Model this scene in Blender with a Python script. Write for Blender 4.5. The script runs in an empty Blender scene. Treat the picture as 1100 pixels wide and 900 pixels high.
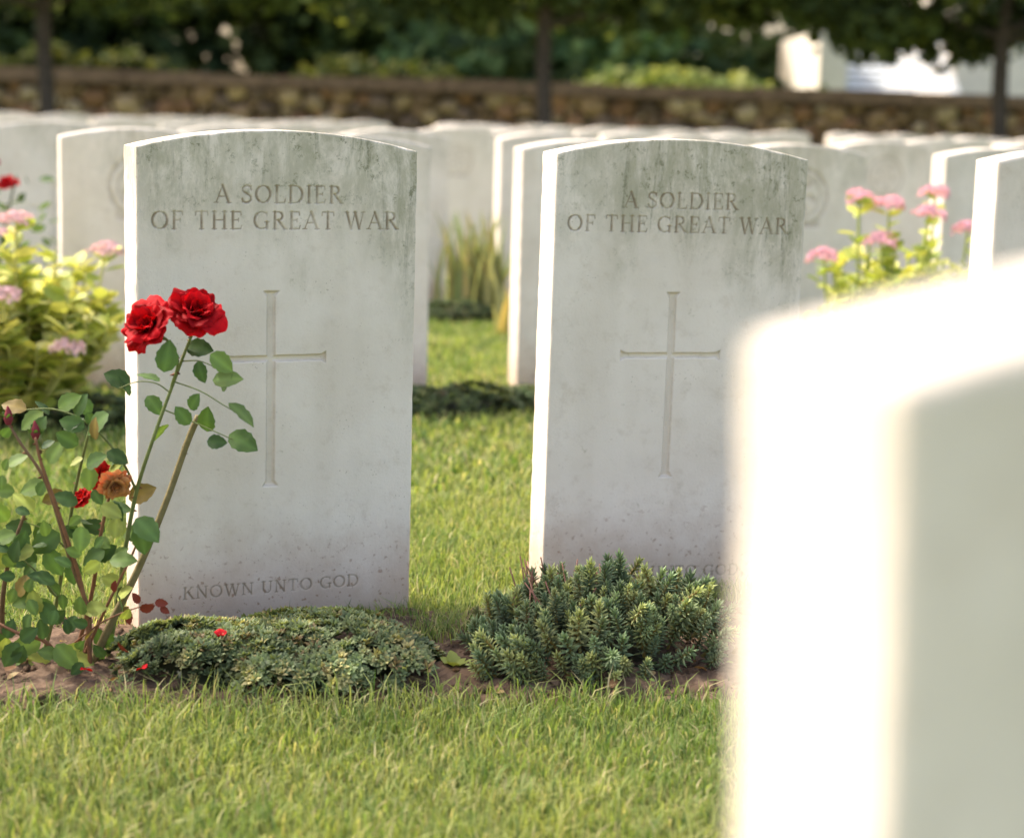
import bpy, math, numpy as np
from mathutils import Matrix, Vector
import bmesh
rng = np.random.default_rng(7)
scene = bpy.context.scene
COL = scene.collection

# ------------------------------------------------------------------ helpers
def link(o):
    COL.objects.link(o); return o

def mesh_np(name, V, F, mat=None, col=None, smooth=True, attrs=None):
    V = np.asarray(V, dtype=np.float32); 
    me = bpy.data.meshes.new(name)
    Fs = F if isinstance(F, list) else [F]
    Fs = [np.asarray(f, dtype=np.int32) for f in Fs if len(f)]
    me.vertices.add(len(V)); me.vertices.foreach_set("co", V.ravel())
    loops = np.concatenate([f.ravel() for f in Fs])
    tot = np.concatenate([np.full(len(f), f.shape[1], dtype=np.int32) for f in Fs])
    start = np.concatenate([[0], np.cumsum(tot)[:-1]]).astype(np.int32)
    me.loops.add(len(loops)); me.loops.foreach_set("vertex_index", loops)
    me.polygons.add(len(tot)); me.polygons.foreach_set("loop_start", start)
    me.polygons.foreach_set("loop_total", tot)
    me.polygons.foreach_set("use_smooth", np.full(len(tot), smooth, dtype=bool))
    if col is not None:
        c = np.ones((len(V), 4), dtype=np.float32); c[:, :3] = col
        a = me.color_attributes.new("Col", 'FLOAT_COLOR', 'POINT'); a.data.foreach_set("color", c.ravel())
    if attrs:
        for k, v in attrs.items():
            a = me.attributes.new(k, 'FLOAT', 'POINT'); a.data.foreach_set("value", np.asarray(v, dtype=np.float32))
    me.update(calc_edges=True); me.validate()
    if mat: me.materials.append(mat)
    return me

def obj_np(name, *a, parent=None, **k):
    o = link(bpy.data.objects.new(name, mesh_np(name, *a, **k)))
    if parent: o.parent = parent
    return o

def empty(name, loc=(0,0,0)):
    e = link(bpy.data.objects.new(name, None)); e.location = loc; e.empty_display_size = .1
    return e

def frames(n, up_bias=None, D=None):
    """random orthonormal frames; column 1 (y) is the long axis D"""
    if D is None:
        D = rng.normal(size=(n, 3))
    D = D/np.linalg.norm(D, axis=1, keepdims=True)
    N = rng.normal(size=(n, 3)) if up_bias is None else rng.normal(size=(n, 3))*up_bias[1] + np.array(up_bias[0])
    X = np.cross(D, N); X /= np.linalg.norm(X, axis=1, keepdims=True)+1e-9
    Z = np.cross(X, D)
    return np.stack([X, D, Z], axis=2)

def scatter(T, F, R, P, S, C, shade=None):
    T = np.asarray(T, float); n = len(P); m = len(T)
    S = np.asarray(S, float)
    if S.ndim == 1: S = np.repeat(S[:, None], 3, axis=1)
    L = T[None]*S[:, None, :]
    V = np.einsum('nij,nmj->nmi', R, L) + P[:, None, :]
    c = np.repeat(np.asarray(C)[:, None, :], m, axis=1)
    if shade is not None: c = c*np.asarray(shade)[None, :, None]
    Fs = [(np.asarray(f)[None] + (np.arange(n)*m)[:, None, None]).reshape(-1, np.asarray(f).shape[1]) for f in (F if isinstance(F, list) else [F])]
    return V.reshape(-1, 3), Fs, c.reshape(-1, 3)

def wob(x, y, s=1.0, seed=0):
    r = np.random.default_rng(seed); o = 0
    for i in range(7):
        a = r.uniform(0, 6.28); f = s*r.uniform(.6, 2.4); p = r.uniform(0, 6.28)
        o = o + np.sin((x*math.cos(a)+y*math.sin(a))*f*6.28+p)
    return o/7*1.7

def tube(pts, rad, seg=8, sub=6):
    P = np.array(pts, float); R = np.interp(np.linspace(0, 1, len(P)), np.linspace(0, 1, len(rad)), rad)
    Q = np.vstack([2*P[0]-P[1], P, 2*P[-1]-P[-2]]); out = []; rr = []
    for i in range(len(P)-1):
        for k in range(sub):
            t = k/sub; a, b, c, d = Q[i], Q[i+1], Q[i+2], Q[i+3]
            out.append(.5*((2*b)+(c-a)*t+(2*a-5*b+4*c-d)*t*t+(3*b-a-3*c+d)*t**3)); rr.append(R[i]*(1-t)+R[i+1]*t)
    out.append(P[-1]); rr.append(R[-1]); out = np.array(out); rr = np.array(rr)
    tan = np.gradient(out, axis=0); tan /= np.linalg.norm(tan, axis=1, keepdims=True)+1e-9
    ref = np.array([0.31, .9, .1]); a = np.cross(tan, ref); a /= np.linalg.norm(a, axis=1, keepdims=True)+1e-9
    b = np.cross(tan, a)
    th = np.arange(seg)/seg*2*math.pi
    V = out[:, None]+rr[:, None, None]*(a[:, None]*np.cos(th)[None, :, None]+b[:, None]*np.sin(th)[None, :, None])
    n = len(out); F = []
    for i in range(n-1):
        for j in range(seg):
            F.append((i*seg+j, i*seg+(j+1) % seg, (i+1)*seg+(j+1) % seg, (i+1)*seg+j))
    V = V.reshape(-1, 3)
    V = np.vstack([V, out[-1:]+tan[-1]*rr[-1]*.3]); c = len(V)-1
    for j in range(seg): F.append(((n-1)*seg+j, (n-1)*seg+(j+1) % seg, c, c))
    return V, np.array(F)

def join_parts(parts):
    Vs, Fs, Cs, off = [], {}, [], 0
    for V, F, C in parts:
        V = np.asarray(V); C = np.asarray(C, float)
        if C.ndim == 1: C = np.repeat(C[None], len(V), axis=0)
        Vs.append(V); Cs.append(C)
        for f in (F if isinstance(F, list) else [F]):
            f = np.asarray(f); Fs.setdefault(f.shape[1], []).append(f+off)
        off += len(V)
    return np.vstack(Vs), [np.vstack(v) for v in Fs.values()], np.vstack(Cs)

def fixtri(F):
    F = np.asarray(F); d = F[:, 2] == F[:, 3]
    return [f for f in (F[~d], F[d][:, :3]) if len(f)]

# ------------------------------------------------------------------ materials
def newmat(name):
    m = bpy.data.materials.new(name); m.use_nodes = True
    nt = m.node_tree; nt.nodes.clear(); return m, nt
class NB:
    def __init__(s, nt): s.nt = nt
    def n(s, t, **k):
        x = s.nt.nodes.new(t)
        for a, b in k.items(): setattr(x, a, b)
        return x
    def l(s, a, b): s.nt.links.new(a, b)
    def setin(s, node, key, v):
        if isinstance(v, bpy.types.NodeSocket): s.l(v, node.inputs[key])
        else: node.inputs[key].default_value = v
    def math(s, op, a, b=0.5, clamp=False):
        x = s.n('ShaderNodeMath', operation=op, use_clamp=clamp); s.setin(x, 0, a); s.setin(x, 1, b); return x.outputs[0]
    def mix(s, f, a, b, bt='MIX'):
        x = s.n('ShaderNodeMixRGB', blend_type=bt); s.setin(x, 0, f); s.setin(x, 1, a); s.setin(x, 2, b); return x.outputs[0]
    def noise(s, vec, scale, detail=4, rough=.55, w=None, dist=0):
        x = s.n('ShaderNodeTexNoise'); 
        if w is not None: x.noise_dimensions = '4D'; s.l(w, x.inputs['W'])
        s.l(vec, x.inputs['Vector']); x.inputs['Scale'].default_value = scale; x.inputs['Detail'].default_value = detail
        x.inputs['Roughness'].default_value = rough; x.inputs['Distortion'].default_value = dist; return x.outputs['Fac']
    def ramp(s, f, stops):
        x = s.n('ShaderNodeMapRange', interpolation_type='SMOOTHSTEP'); s.l(f, x.inputs[0])
        x.inputs[1].default_value, x.inputs[2].default_value, x.inputs[3].default_value, x.inputs[4].default_value = stops; return x.outputs[0]
    def mapping(s, vec, sc):
        x = s.n('ShaderNodeMapping'); s.l(vec, x.inputs[0]); x.inputs['Scale'].default_value = sc; return x.outputs[0]
    def bump(s, h, st, d=.001):
        x = s.n('ShaderNodeBump'); s.l(h, x.inputs['Height']); x.inputs['Strength'].default_value = st; x.inputs['Distance'].default_value = d; return x.outputs[0]
    def out(s, sh):
        o = s.n('ShaderNodeOutputMaterial'); s.l(sh, o.inputs['Surface'])
    def bsdf(s, col, rough=.8, normal=None, spec=.3):
        p = s.n('ShaderNodeBsdfPrincipled'); s.setin(p, 'Base Color', col); s.setin(p, 'Roughness', rough)
        p.inputs['Specular IOR Level'].default_value = spec
        if normal is not None: s.l(normal, p.inputs['Normal'])
        return p.outputs[0]

def stone_material(name, wear=1.0):
    m, nt = newmat(name); b = NB(nt)
    tc = b.n('ShaderNodeTexCoord').outputs['Object']
    rnd = b.math('MULTIPLY', b.n('ShaderNodeObjectInfo').outputs['Random'], 37.0)
    sep = b.n('ShaderNodeSeparateXYZ'); b.l(tc, sep.inputs[0]); z = sep.outputs['Z']; x = sep.outputs['X']
    base = b.mix(b.ramp(b.noise(tc, 7, 5, .6, rnd), (.35, .68, 0, 1)), (.86, .79, .70, 1), (.78, .705, .61, 1))
    base = b.mix(b.math('MULTIPLY', b.ramp(b.noise(tc, 38, 5, .7, rnd), (.5, .75, 0, 1)), .38), base, (.56, .47, .36, 1))
    v = b.n('ShaderNodeTexVoronoi'); b.l(tc, v.inputs['Vector']); v.inputs['Scale'].default_value = 170
    pit = b.ramp(v.outputs['Distance'], (.08, .2, 1, 0))
    pit = b.math('MULTIPLY', pit, b.ramp(b.noise(tc, 26, 2, .5, rnd), (.52, .68, 0, 1)))
    base = b.mix(b.math('MULTIPLY', pit, .5), base, (.3, .26, .19, 1))
    wash = b.math('MULTIPLY', b.ramp(b.noise(b.mapping(tc, (11, 11, 1.2)), 1, 3, .5, rnd), (.45, .75, 0, 1)), .28)
    base = b.mix(wash, base, (.57, .49, .38, 1))
    # algae and rain streaks running down from the top
    big = b.noise(b.mapping(tc, (7, 7, 4)), 1, 3, .6, rnd)
    zr = b.math('ADD', z, b.math('MULTIPLY', b.math('SUBTRACT', big, .5), .5))
    zr = b.math('ADD', zr, b.math('MULTIPLY', x, .28))
    topm = b.ramp(zr, (.44, .67, 0, 1))
    soft = b.ramp(b.noise(b.mapping(tc, (22, 22, 9)), 1, 6, .78, rnd, .4), (.32, .60, 0, 1))
    base = b.mix(b.math('MULTIPLY', b.math('MULTIPLY', topm, soft), .85*wear), base, (.39, .37, .26, 1))
    st = b.noise(b.mapping(tc, (62, 30, 6.5)), 1, 5, .72, rnd, .8)
    fine = b.ramp(b.noise(tc, 150, 4, .75, rnd), (.32, .62, .15, 1))
    streak = b.math('MULTIPLY', b.ramp(st, (.50, .68, 0, 1)), fine)
    top2 = b.ramp(b.math('ADD', zr, b.math('MULTIPLY', st, .12)), (.56, .76, 0, 1))
    base = b.mix(b.math('MULTIPLY', b.math('MULTIPLY', top2, streak), .85*wear), base, (.145, .15, .088, 1))
    blot = b.math('MULTIPLY', b.ramp(b.noise(tc, 62, 6, .8, rnd), (.54, .64, 0, 1)), b.ramp(zr, (.46, .66, 0, .8*wear)))
    base = b.mix(blot, base, (.20, .20, .12, 1))
    lich = b.math('MULTIPLY', b.ramp(b.noise(tc, 34, 5, .75, rnd, .3), (.62, .72, 0, 1)), .45*wear)
    base = b.mix(lich, base, (.40, .36, .24, 1))
    zb = b.math('ADD', z, b.math('MULTIPLY', b.noise(tc, 14, 5, .65, rnd), -.14))
    base = b.mix(b.ramp(zb, (-.05, .09, .6, 0)), base, (.47, .31, .21, 1))
    sp = b.math('MULTIPLY', b.ramp(b.noise(tc, 120, 3, .6, rnd), (.58, .68, 0, 1)), b.ramp(z, (.02, .2, .7, 0)))
    base = b.mix(sp, base, (.3, .16, .09, 1))
    at = b.n('ShaderNodeAttribute', attribute_name='engrave').outputs['Fac']
    en = b.math('MULTIPLY', at, b.ramp(b.noise(tc, 60, 3, .65, rnd), (.34, .6, .4, 1.0)))
    base = b.mix(b.math('MULTIPLY', en, .84), base, (.28, .215, .145, 1))  # cut letters and cross darkened: shading and dirt both put into the colour
    h = b.math('ADD', b.noise(tc, 260, 4, .7), b.math('MULTIPLY', b.noise(tc, 30, 4, .6), 1.2))
    h = b.math('SUBTRACT', h, b.math('MULTIPLY', pit, .6))
    b.out(b.bsdf(base, .88, b.bump(h, .5, .0013), .2)); return m

def leaf_material(name, trans=.35, rough=.5, spec=.35, noise_scale=60, bumpst=.2, tint=(1.3, 1.25, .6)):
    m, nt = newmat(name); b = NB(nt)
    c = b.n('ShaderNodeAttribute', attribute_name='Col').outputs['Color']
    tc = b.n('ShaderNodeTexCoord').outputs['Object']
    n = b.noise(tc, noise_scale, 3, .6)
    c = b.mix(b.ramp(n, (.3, .7, .0, .45)), c, b.mix(1, c, (1.25, 1.2, .8, 1), 'MULTIPLY'))
    p = b.bsdf(c, rough, b.bump(n, bumpst, .001), spec)
    t = b.n('ShaderNodeBsdfTranslucent'); b.l(b.mix(1, c, (*tint, 1), 'MULTIPLY'), t.inputs['Color'])
    mx = b.n('ShaderNodeMixShader'); mx.inputs[0].default_value = trans
    b.l(p, mx.inputs[1]); b.l(t.outputs[0], mx.inputs[2]); b.out(mx.outputs[0]); return m

def attr_material(name, rough=.85, nscale=20, var=.4, bst=.4, bd=.003, spec=.2):
    m, nt = newmat(name); b = NB(nt)
    c = b.n('ShaderNodeAttribute', attribute_name='Col').outputs['Color']
    tc = b.n('ShaderNodeTexCoord').outputs['Object']; n = b.noise(tc, nscale, 5, .65)
    c = b.mix(b.ramp(n, (.3, .7, 0, var)), c, b.mix(1, c, (.45, .42, .38, 1), 'MULTIPLY'))
    b.out(b.bsdf(c, rough, b.bump(n, bst, bd), spec)); return m

def flat_material(name, c1, c2, nscale=5, rough=.85, bst=.3, bd=.005):
    m, nt = newmat(name); b = NB(nt)
    tc = b.n('ShaderNodeTexCoord').outputs['Object']; n = b.noise(tc, nscale, 6, .65)
    b.out(b.bsdf(b.mix(b.ramp(n, (.35, .65, 0, 1)), (*c1, 1), (*c2, 1)), rough, b.bump(n, bst, bd), .2)); return m

M_stone = stone_material("portland_stone", 1.0)
M_stone2 = stone_material("portland_stone_cleaner", .5)
M_grass = leaf_material("grass_blades", .40, .6, .2, 8, .0, (1.15, 1.2, .6))
M_leaf = leaf_material("leaves", .3, .55, .25)
M_pink = leaf_material("pink_florets", .3, .7, .1, 60, .1, (1.05, .95, 1.0))
M_rosel = leaf_material("rose_leaves", .24, .55, .22, 90, .25, (1.25, 1.3, .5))
M_petal = leaf_material("rose_petals", .28, .65, .12, 120, .15, (1.3, .4, .4))
M_canopy = leaf_material("canopy_leaves", .3, .7, .1, 2, 0)
M_stem = attr_material("stems", .6, 90, .5, .4, .001)
M_soil = flat_material("soil", (.18, .122, .080), (.07, .047, .032), 40, .95, .9, .006)
M_clod = attr_material("soil_clods", .95, 110, .6, .9, .003)
M_wallst = attr_material("rubble", .9, 9, .5, .6, .01)
M_bark = flat_material("bark", (.12, .095, .075), (.06, .05, .04), 14, .95, .8, .02)

# ------------------------------------------------------------------ lettering (roman capitals as strokes)
def arc(cx, cy, rx, ry, a0, a1, n=14):
    return [(cx+rx*math.cos(math.radians(a0+(a1-a0)*i/n)), cy+ry*math.sin(math.radians(a0+(a1-a0)*i/n))) for i in range(n+1)]
TK, TN, SF = .076, .038, .033
def stem(x): return [([(x, 0), (x, 1)], TK), ([(x-.13, 0), (x+.13, 0)], SF), ([(x-.13, 1), (x+.13, 1)], SF)]
def thin(x, foot=True): return [([(x, 0), (x, 1)], TN), ([(x-.1, 1), (x+.1, 1)], SF)]+([([(x-.1, 0), (x+.1, 0)], SF)] if foot else [])
GL = {
 'A': (.84, [([(.06, 0), (.42, 1)], TN), ([(.42, 1), (.78, 0)], TK), ([(.2, .36), (.64, .36)], TN), ([(-.06, 0), (.18, 0)], SF), ([(.64, 0), (.92, 0)], SF)]),
 'S': (.60, [([(.55, .78), (.5, .92), (.36, .99), (.2, .97), (.08, .86), (.08, .7), (.2, .58), (.4, .46), (.54, .34), (.55, .16), (.42, .03), (.24, 0), (.1, .07), (.04, .22)], .06), ([(.55, .74), (.55, .98)], SF), ([(.04, .02), (.04, .27)], SF)]),
 'O': (.92, [(arc(.46, .5, .41, .49, -55, 55), TK), (arc(.46, .5, .41, .49, 125, 235), TK), (arc(.46, .5, .41, .49, 0, 360, 28), TN)]),
 'L': (.62, stem(.14)+[([(.14, 0), (.6, 0)], TN), ([(.6, 0), (.63, .22)], SF)]),
 'D': (.88, stem(.14)+[([(.14, 1), (.42, 1)]+arc(.42, .5, .4, .5, 90, -90)+[(.14, 0)], TN), (arc(.42, .5, .4, .49, 55, -55), TK)]),
 'I': (.28, stem(.14)),
 'E': (.66, stem(.14)+[([(.14, 1), (.58, 1), (.6, .82)], TN), ([(.14, .52), (.46, .52)], TN), ([(.46, .42), (.46, .62)], SF), ([(.14, 0), (.6, 0), (.64, .2)], TN)]),
 'F': (.62, stem(.14)+[([(.14, 1), (.58, 1), (.6, .8)], TN), ([(.14, .5), (.46, .5)], TN), ([(.46, .4), (.46, .6)], SF)]),
 'R': (.78, stem(.14)+[([(.14, 1), (.34, 1)]+arc(.34, .76, .24, .24, 90, -90)+[(.14, .52)], TN), (arc(.34, .76, .24, .24, 50, -50), .07), ([(.34, .52), (.7, 0)], TK), ([(.62, 0), (.86, 0)], SF)]),
 'T': (.76, stem(.38)+[([(.03, .8), (.05, 1), (.71, 1), (.73, .8)], TN)]),
 'H': (.86, stem(.14)+stem(.72)+[([(.14, .52), (.72, .52)], TN)]),
 'G': (.88, [(arc(.46, .5, .41, .49, 130, 230), TK), (arc(.46, .5, .41, .49, 42, 300, 24), TN), ([(.76, .02), (.76, .4)], TK), ([(.62, .4), (.88, .4)], SF), ([(.76, .78), (.76, .98)], SF)]),
 'W': (1.14, [([(.08, 1), (.34, 0)], TK), ([(.34, 0), (.57, 1)], TN), ([(.57, 1), (.83, 0)], TK), ([(.83, 0), (1.06, 1)], TN), ([(-.04, 1), (.2, 1)], SF), ([(.46, 1), (.68, 1)], SF), ([(.96, 1), (1.16, 1)], SF)]),
 'K': (.80, stem(.14)+[([(.14, .42), (.66, 1)], TN), ([(.34, .62), (.74, 0)], TK), ([(.56, 1), (.78, 1)], SF), ([(.64, 0), (.88, 0)], SF)]),
 'N': (.86, thin(.12)+[([(.12, 1), (.74, 0)], TK)]+[([(.74, 0), (.74, 1)], TN), ([(.64, 1), (.84, 1)], SF)]),
 'U': (.84, [([(.14, 1), (.14, .32)], TK), (arc(.42, .32, .28, .31, 180, 360), TN), ([(.7, .32), (.7, 1)], TN), ([(.02, 1), (.27, 1)], SF), ([(.6, 1), (.8, 1)], SF)]),
}
def text_strokes(s, cx, z0, h, width):
    gap = .20; adv = []; x = 0
    for ch in s:
        if ch == ' ': x += .48; continue
        adv.append((ch, x)); x += GL[ch][0]+gap
    total = x-gap; hs = width/total; out = []
    for ch, x0 in adv:
        for pl, w in GL[ch][1]:
            out.append(([(cx-width/2+(x0+px)*hs, z0+pz*h) for px, pz in pl], w*h))
    return out
def cut_depth(X, Z, strokes, floor=.00072):
    D = np.zeros_like(X); M = np.zeros_like(X)
    for pl, w in strokes:
        hw = max(w, floor)
        for (ax, az), (bx, bz) in zip(pl[:-1], pl[1:]):
            pad = hw*2.2+.001
            mk = (X > min(ax, bx)-pad) & (X < max(ax, bx)+pad) & (Z > min(az, bz)-pad) & (Z < max(az, bz)+pad)
            if not mk.any(): continue
            x = X[mk]; z = Z[mk]; dx, dz = bx-ax, bz-az; L = dx*dx+dz*dz+1e-12
            t = np.clip(((x-ax)*dx+(z-az)*dz)/L, 0, 1); d = np.hypot(x-ax-t*dx, z-az-t*dz)
            D[mk] = np.maximum(D[mk], np.clip(1-d/(hw*1.35), 0, 1)*min(hw*1.5, .0025))
            M[mk] = np.maximum(M[mk], np.clip(1.55-d/hw*1.1, 0, 1))
    return D, M

def headstone_mesh(name, w=.38, H=.67, t=.076, rise=.024, dx=.001, strokes=(), cross=None, emblem=None, seed=1, mat=None):
    nx = int(round(w/dx))+1; nz = int(round(H/dx))+1
    xs = np.linspace(-w/2, w/2, nx); ts = np.linspace(0, 1, nz)
    R = (w*w/4+rise*rise)/(2*rise); base = -.06
    top = H-R+np.sqrt(R*R-xs**2)
    X = np.repeat(xs[None], nz, 0); Z = base+ts[:, None]*(top[None]-base)
    D, Mk = cut_depth(X, Z, strokes) if len(strokes) else (np.zeros_like(X), np.zeros_like(X))
    if cross:
        cx, zt, zb, za, al, hw = cross
        a = (Z-zb)/(zt-zb); half = hw*(1+.9*np.clip((np.abs(a-.5)-.47)/.03, 0, 1))
        e = np.minimum(a*(zt-zb), (1-a)*(zt-zb))/hw
        d1 = np.minimum(1-np.abs(X-cx)/half, e)
        a2 = (X-cx+al)/(2*al); half2 = hw*.68*(1+1.1*np.clip((np.abs(a2-.5)-.45)/.05, 0, 1))
        e2 = np.minimum(a2, 1-a2)*2*al/hw
        d2 = np.minimum(1-np.abs(Z-za)/half2, e2)
        d = np.clip(np.maximum(d1, d2), 0, 1)
        D = np.maximum(D, np.minimum(d*2.2, 1)*.0055)
        Mk = np.maximum(Mk, np.clip(1-np.abs(d-.14)/.18, 0, 1)*.5*(d > 0)+(d > .2)*.06)
    if emblem:
        ex, ez, er = emblem; r = np.hypot(X-ex, Z-ez); an = np.arctan2(Z-ez, X-ex)
        ring = (np.abs(r-er) < er*.06) | (np.abs(r-er*.72) < er*.035) | ((r < er*.6) & (np.sin(an*5+r*60) > .45)) | ((np.abs(Z-ez+er*.95) < er*.12) & (np.abs(X-ex) < er*.8))
        D = np.maximum(D, ring*.003); Mk = np.maximum(Mk, ring*.5)
    edge = np.minimum(np.minimum(X+w/2, w/2-X), (top[None]-Z)*1.0)
    chip = .0022+.0016*np.clip(wob(X*3+1, Z*3, 6, seed), 0, 2)
    rd = np.clip(1-edge/chip, 0, 1)
    Y = D+rd**2*chip*.8+.0005*wob(X, Z, 5, seed+3)
    Vf = np.stack([X, Y, Z], -1).reshape(-1, 3)
    idx = np.arange(nx*nz).reshape(nz, nx)
    F = np.stack([idx[:-1, :-1], idx[:-1, 1:], idx[1:, 1:], idx[1:, :-1]], -1).reshape(-1, 4)
    loop = np.concatenate([idx[:, 0][::1], idx[-1, 1:], idx[::-1, -1][1:]])
    ring_prev = loop; V = [Vf]; Fs = [F]; n0 = len(Vf); L = len(loop)
    P = Vf[loop]
    for k, (yy, ins) in enumerate([(.0035, 0), (t*.35, -.0003), (t*.7, .0002), (t-.003, 0), (t, .0022)]):
        Q = P.copy(); Q[:, 1] = yy
        Q[:, 0] *= 1-(ins/(w/2)); Q[:, 2] = Q[:, 2]-ins
        if k < 4:
            Q[:, 0] += np.sign(Q[:, 0])*np.where(np.abs(Q[:, 0]) > w/2-.004, .0005, 0)*wob(Q[:, 2]*2, Q[:, 1]*4, 8, seed+k)
        ring = np.arange(L)+n0; n0 += L; V.append(Q)
        Fs.append(np.stack([ring_prev[:-1], ring_prev[1:], ring[1:], ring[:-1]], -1)); ring_prev = ring
    V = np.vstack(V)
    Fs = [np.vstack(Fs), np.array([[int(q) for q in ring_prev]])]
    att = np.zeros(len(V)); att[:nx*nz] = Mk.ravel()
    me = mesh_np(name, V, Fs, mat or M_stone2, attrs={'engrave': att})
    me.polygons[len(me.polygons)-1].use_smooth = False
    return me

def inscription(c1, h1=.022, dz=0, zlow=.052):
    return (text_strokes("A SOLDIER", c1, .575+dz, h1, .172)+text_strokes("OF THE GREAT WAR", c1-.002, .541+dz, h1, .334)
            + text_strokes("KNOWN UNTO GOD", -.008, zlow, .0155, .245))
mA = headstone_mesh("headstone_a", strokes=inscription(-.002, dz=.001), cross=(-.012, .461, .198, .371, .077, .0064), seed=2, mat=M_stone)
mB = headstone_mesh("headstone_b", strokes=inscription(-.002, dz=-.003, zlow=.030), cross=(-.008, .452, .180, .360, .077, .0060), seed=12, mat=M_stone)
mN = headstone_mesh("headstone_near", dx=.003, seed=5)
bgm = [headstone_mesh("headstone_bg0", H=.64, dx=.004, emblem=(0, .50, .075), seed=21),
       headstone_mesh("headstone_bg1", H=.64, dx=.004, emblem=(0, .49, .07), seed=22),
       headstone_mesh("headstone_bg2", H=.64, dx=.004, cross=(0, .44, .19, .36, .077, .0075), seed=23)]
def put_stone(me, x, y, th, tilt=0, lean=0, z=0):
    o = link(bpy.data.objects.new("headstone", me)); c, s = math.cos(math.radians(th)), math.sin(math.radians(th))
    o.location = (x+.19*c, y+.19*s, z); o.rotation_euler = (math.radians(lean), math.radians(tilt), math.radians(th)); return o
put_stone(mA, -.484, 2.374, 24)
put_stone(mB, .050, 2.635, 15, .3)
put_stone(mN, .0985, .400, 19, -1.5, 0, .0045)
put_stone(bgm[0], .765, 3.0, 15, z=.03)
put_stone(mN, -1.50, 2.02, 18)
put_stone(mN, 1.50, 3.30, 14)
r2 = np.random.default_rng(3)
rows = {2: (.003, 4.63), 3: (-.06, 6.75), 4: (-.14, 8.9), 5: (-.22, 11.0), 6: (-.34, 13.2), 7: (-.5, 15.4)}
over = {(2, -2): (-1.10, 4.5), (2, -1): (-.57, 4.36), (2, 2): (1.19, 5.25), (2, 1): (.575, 4.95), (3, 2): (1.24, 7.25), (3, 3): (1.9, 7.5), (4, 3): (1.62, 9.6), (5, 5): (2.8, 12.2), (5, 4): (2.1, 12.0)}
for r, (x0, y0) in rows.items():
    for k in range(-5-r//2, 6+r//2):
        x, y = x0+.541*k, y0+.24*k
        if r >= 4: x += .17*(k < 0)*(-k % 2)+.05*(r-3)*(k < 0)
        x += r2.uniform(-.02, .02); y += r2.uniform(-.02, .02)
        if (r, k) in over: x, y = over[(r, k)]
        if y < y0-2.0: continue
        put_stone(bgm[int(r2.integers(0, 3))] if (r, k) not in over else bgm[0], x, y, 17+r2.uniform(-2, 2), r2.uniform(-.5, .5), r2.uniform(-.6, .6), -.006*max(0, r-2))

# ------------------------------------------------------------------ ground
def ground_mat():
    m, nt = newmat("lawn_soil"); b = NB(nt); tc = b.n('ShaderNodeTexCoord').outputs['Object']
    n = b.noise(tc, 1.6, 6, .6); n2 = b.noise(tc, 45, 5, .7)
    c = b.mix(b.ramp(n, (.35, .65, 0, 1)), (.17, .205, .055, 1), (.23, .235, .09, 1))
    c = b.mix(b.ramp(n2, (.4, .65, 0, .8)), c, (.08, .09, .03, 1))
    b.out(b.bsdf(c, .95, b.bump(n2, .9, .01), .1)); return m
gx = np.concatenate([[-300, -60, -20], np.linspace(-8, 8, 60), [20, 60, 300]]); gy = np.concatenate([[-60, -10, -2], np.linspace(0, 26, 90), [40, 100, 500]])
GX, GY = np.meshgrid(gx, gy); GZ = np.where((np.abs(GX) < 8) & (GY < 25) & (GY > 0), .004*wob(GX, GY, .5, 9), 0)
idx = np.arange(GX.size).reshape(GX.shape)
obj_np("ground", np.stack([GX, GY, GZ], -1).reshape(-1, 3), np.stack([idx[:-1, :-1], idx[:-1, 1:], idx[1:, 1:], idx[1:, :-1]], -1).reshape(-1, 4), ground_mat())

def bed_front(x): return 2.142+.150*x+.02*wob(x, 0, 1.6, 31)
def bed_back(x): return np.where(x < -.13, 2.50+.2*x, np.where(x < .0, 2.385+.2*x, 2.56+.2*x))+.012*wob(x, 1, 2.0, 32)
nx, ny = 420, 100
BX = np.repeat(np.linspace(-1.5, 1.5, nx)[None], ny, 0); tt = np.linspace(0, 1, ny)[:, None]
f, k = bed_front(BX)-.03, 2.62+.22*BX
BY = f+(k-f)*tt
ed = np.minimum(1, np.minimum(tt, 1-tt)*7)
BZ = -.010+.022*ed+.006*wob(BX, BY, 4, 41)*ed+.004*wob(BX, BY, 14, 42)*ed+.0025*wob(BX, BY, 45, 43)*ed+.0015*rng.normal(size=BX.shape)*ed
idx = np.arange(nx*ny).reshape(ny, nx)
soil = obj_np("soil_bed", np.stack([BX, BY, BZ], -1).reshape(-1, 3), np.stack([idx[:-1, :-1], idx[:-1, 1:], idx[1:, 1:], idx[1:, :-1]], -1).reshape(-1, 4), M_soil)
bm = bmesh.new(); bmesh.ops.create_icosphere(bm, subdivisions=2, radius=1)
ICV = np.array([v.co[:] for v in bm.verts]); ICF = np.array([[v.index for v in f.verts] for f in bm.faces]); bm.free()
def lumps(n, P, S, C, amp=.3):
    T = ICV*(1+amp*np.stack([np.sin(ICV[:, 0]*5+1)+np.sin(ICV[:, 1]*6+2)*.8+np.cos(ICV[:, 2]*7)]).T/2)
    return scatter(T, ICF, frames(n), P, S, C)
n = 2800; px = rng.uniform(-1.3, 1.3, n); u = rng.uniform(.0, .95, n); py = bed_front(px)+u*(bed_back(px)+.05-bed_front(px))
s = rng.gamma(1.6, .0012, n)+.0010
V, F, C = lumps(n, np.stack([px, py, .010+s*.1], -1), np.stack([s*1.5, s, s*.7], -1), np.array([.175, .118, .076])*rng.uniform(.5, 1.35, (n, 1)))
obj_np("clods", V, F, M_clod, C, parent=soil)

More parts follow.
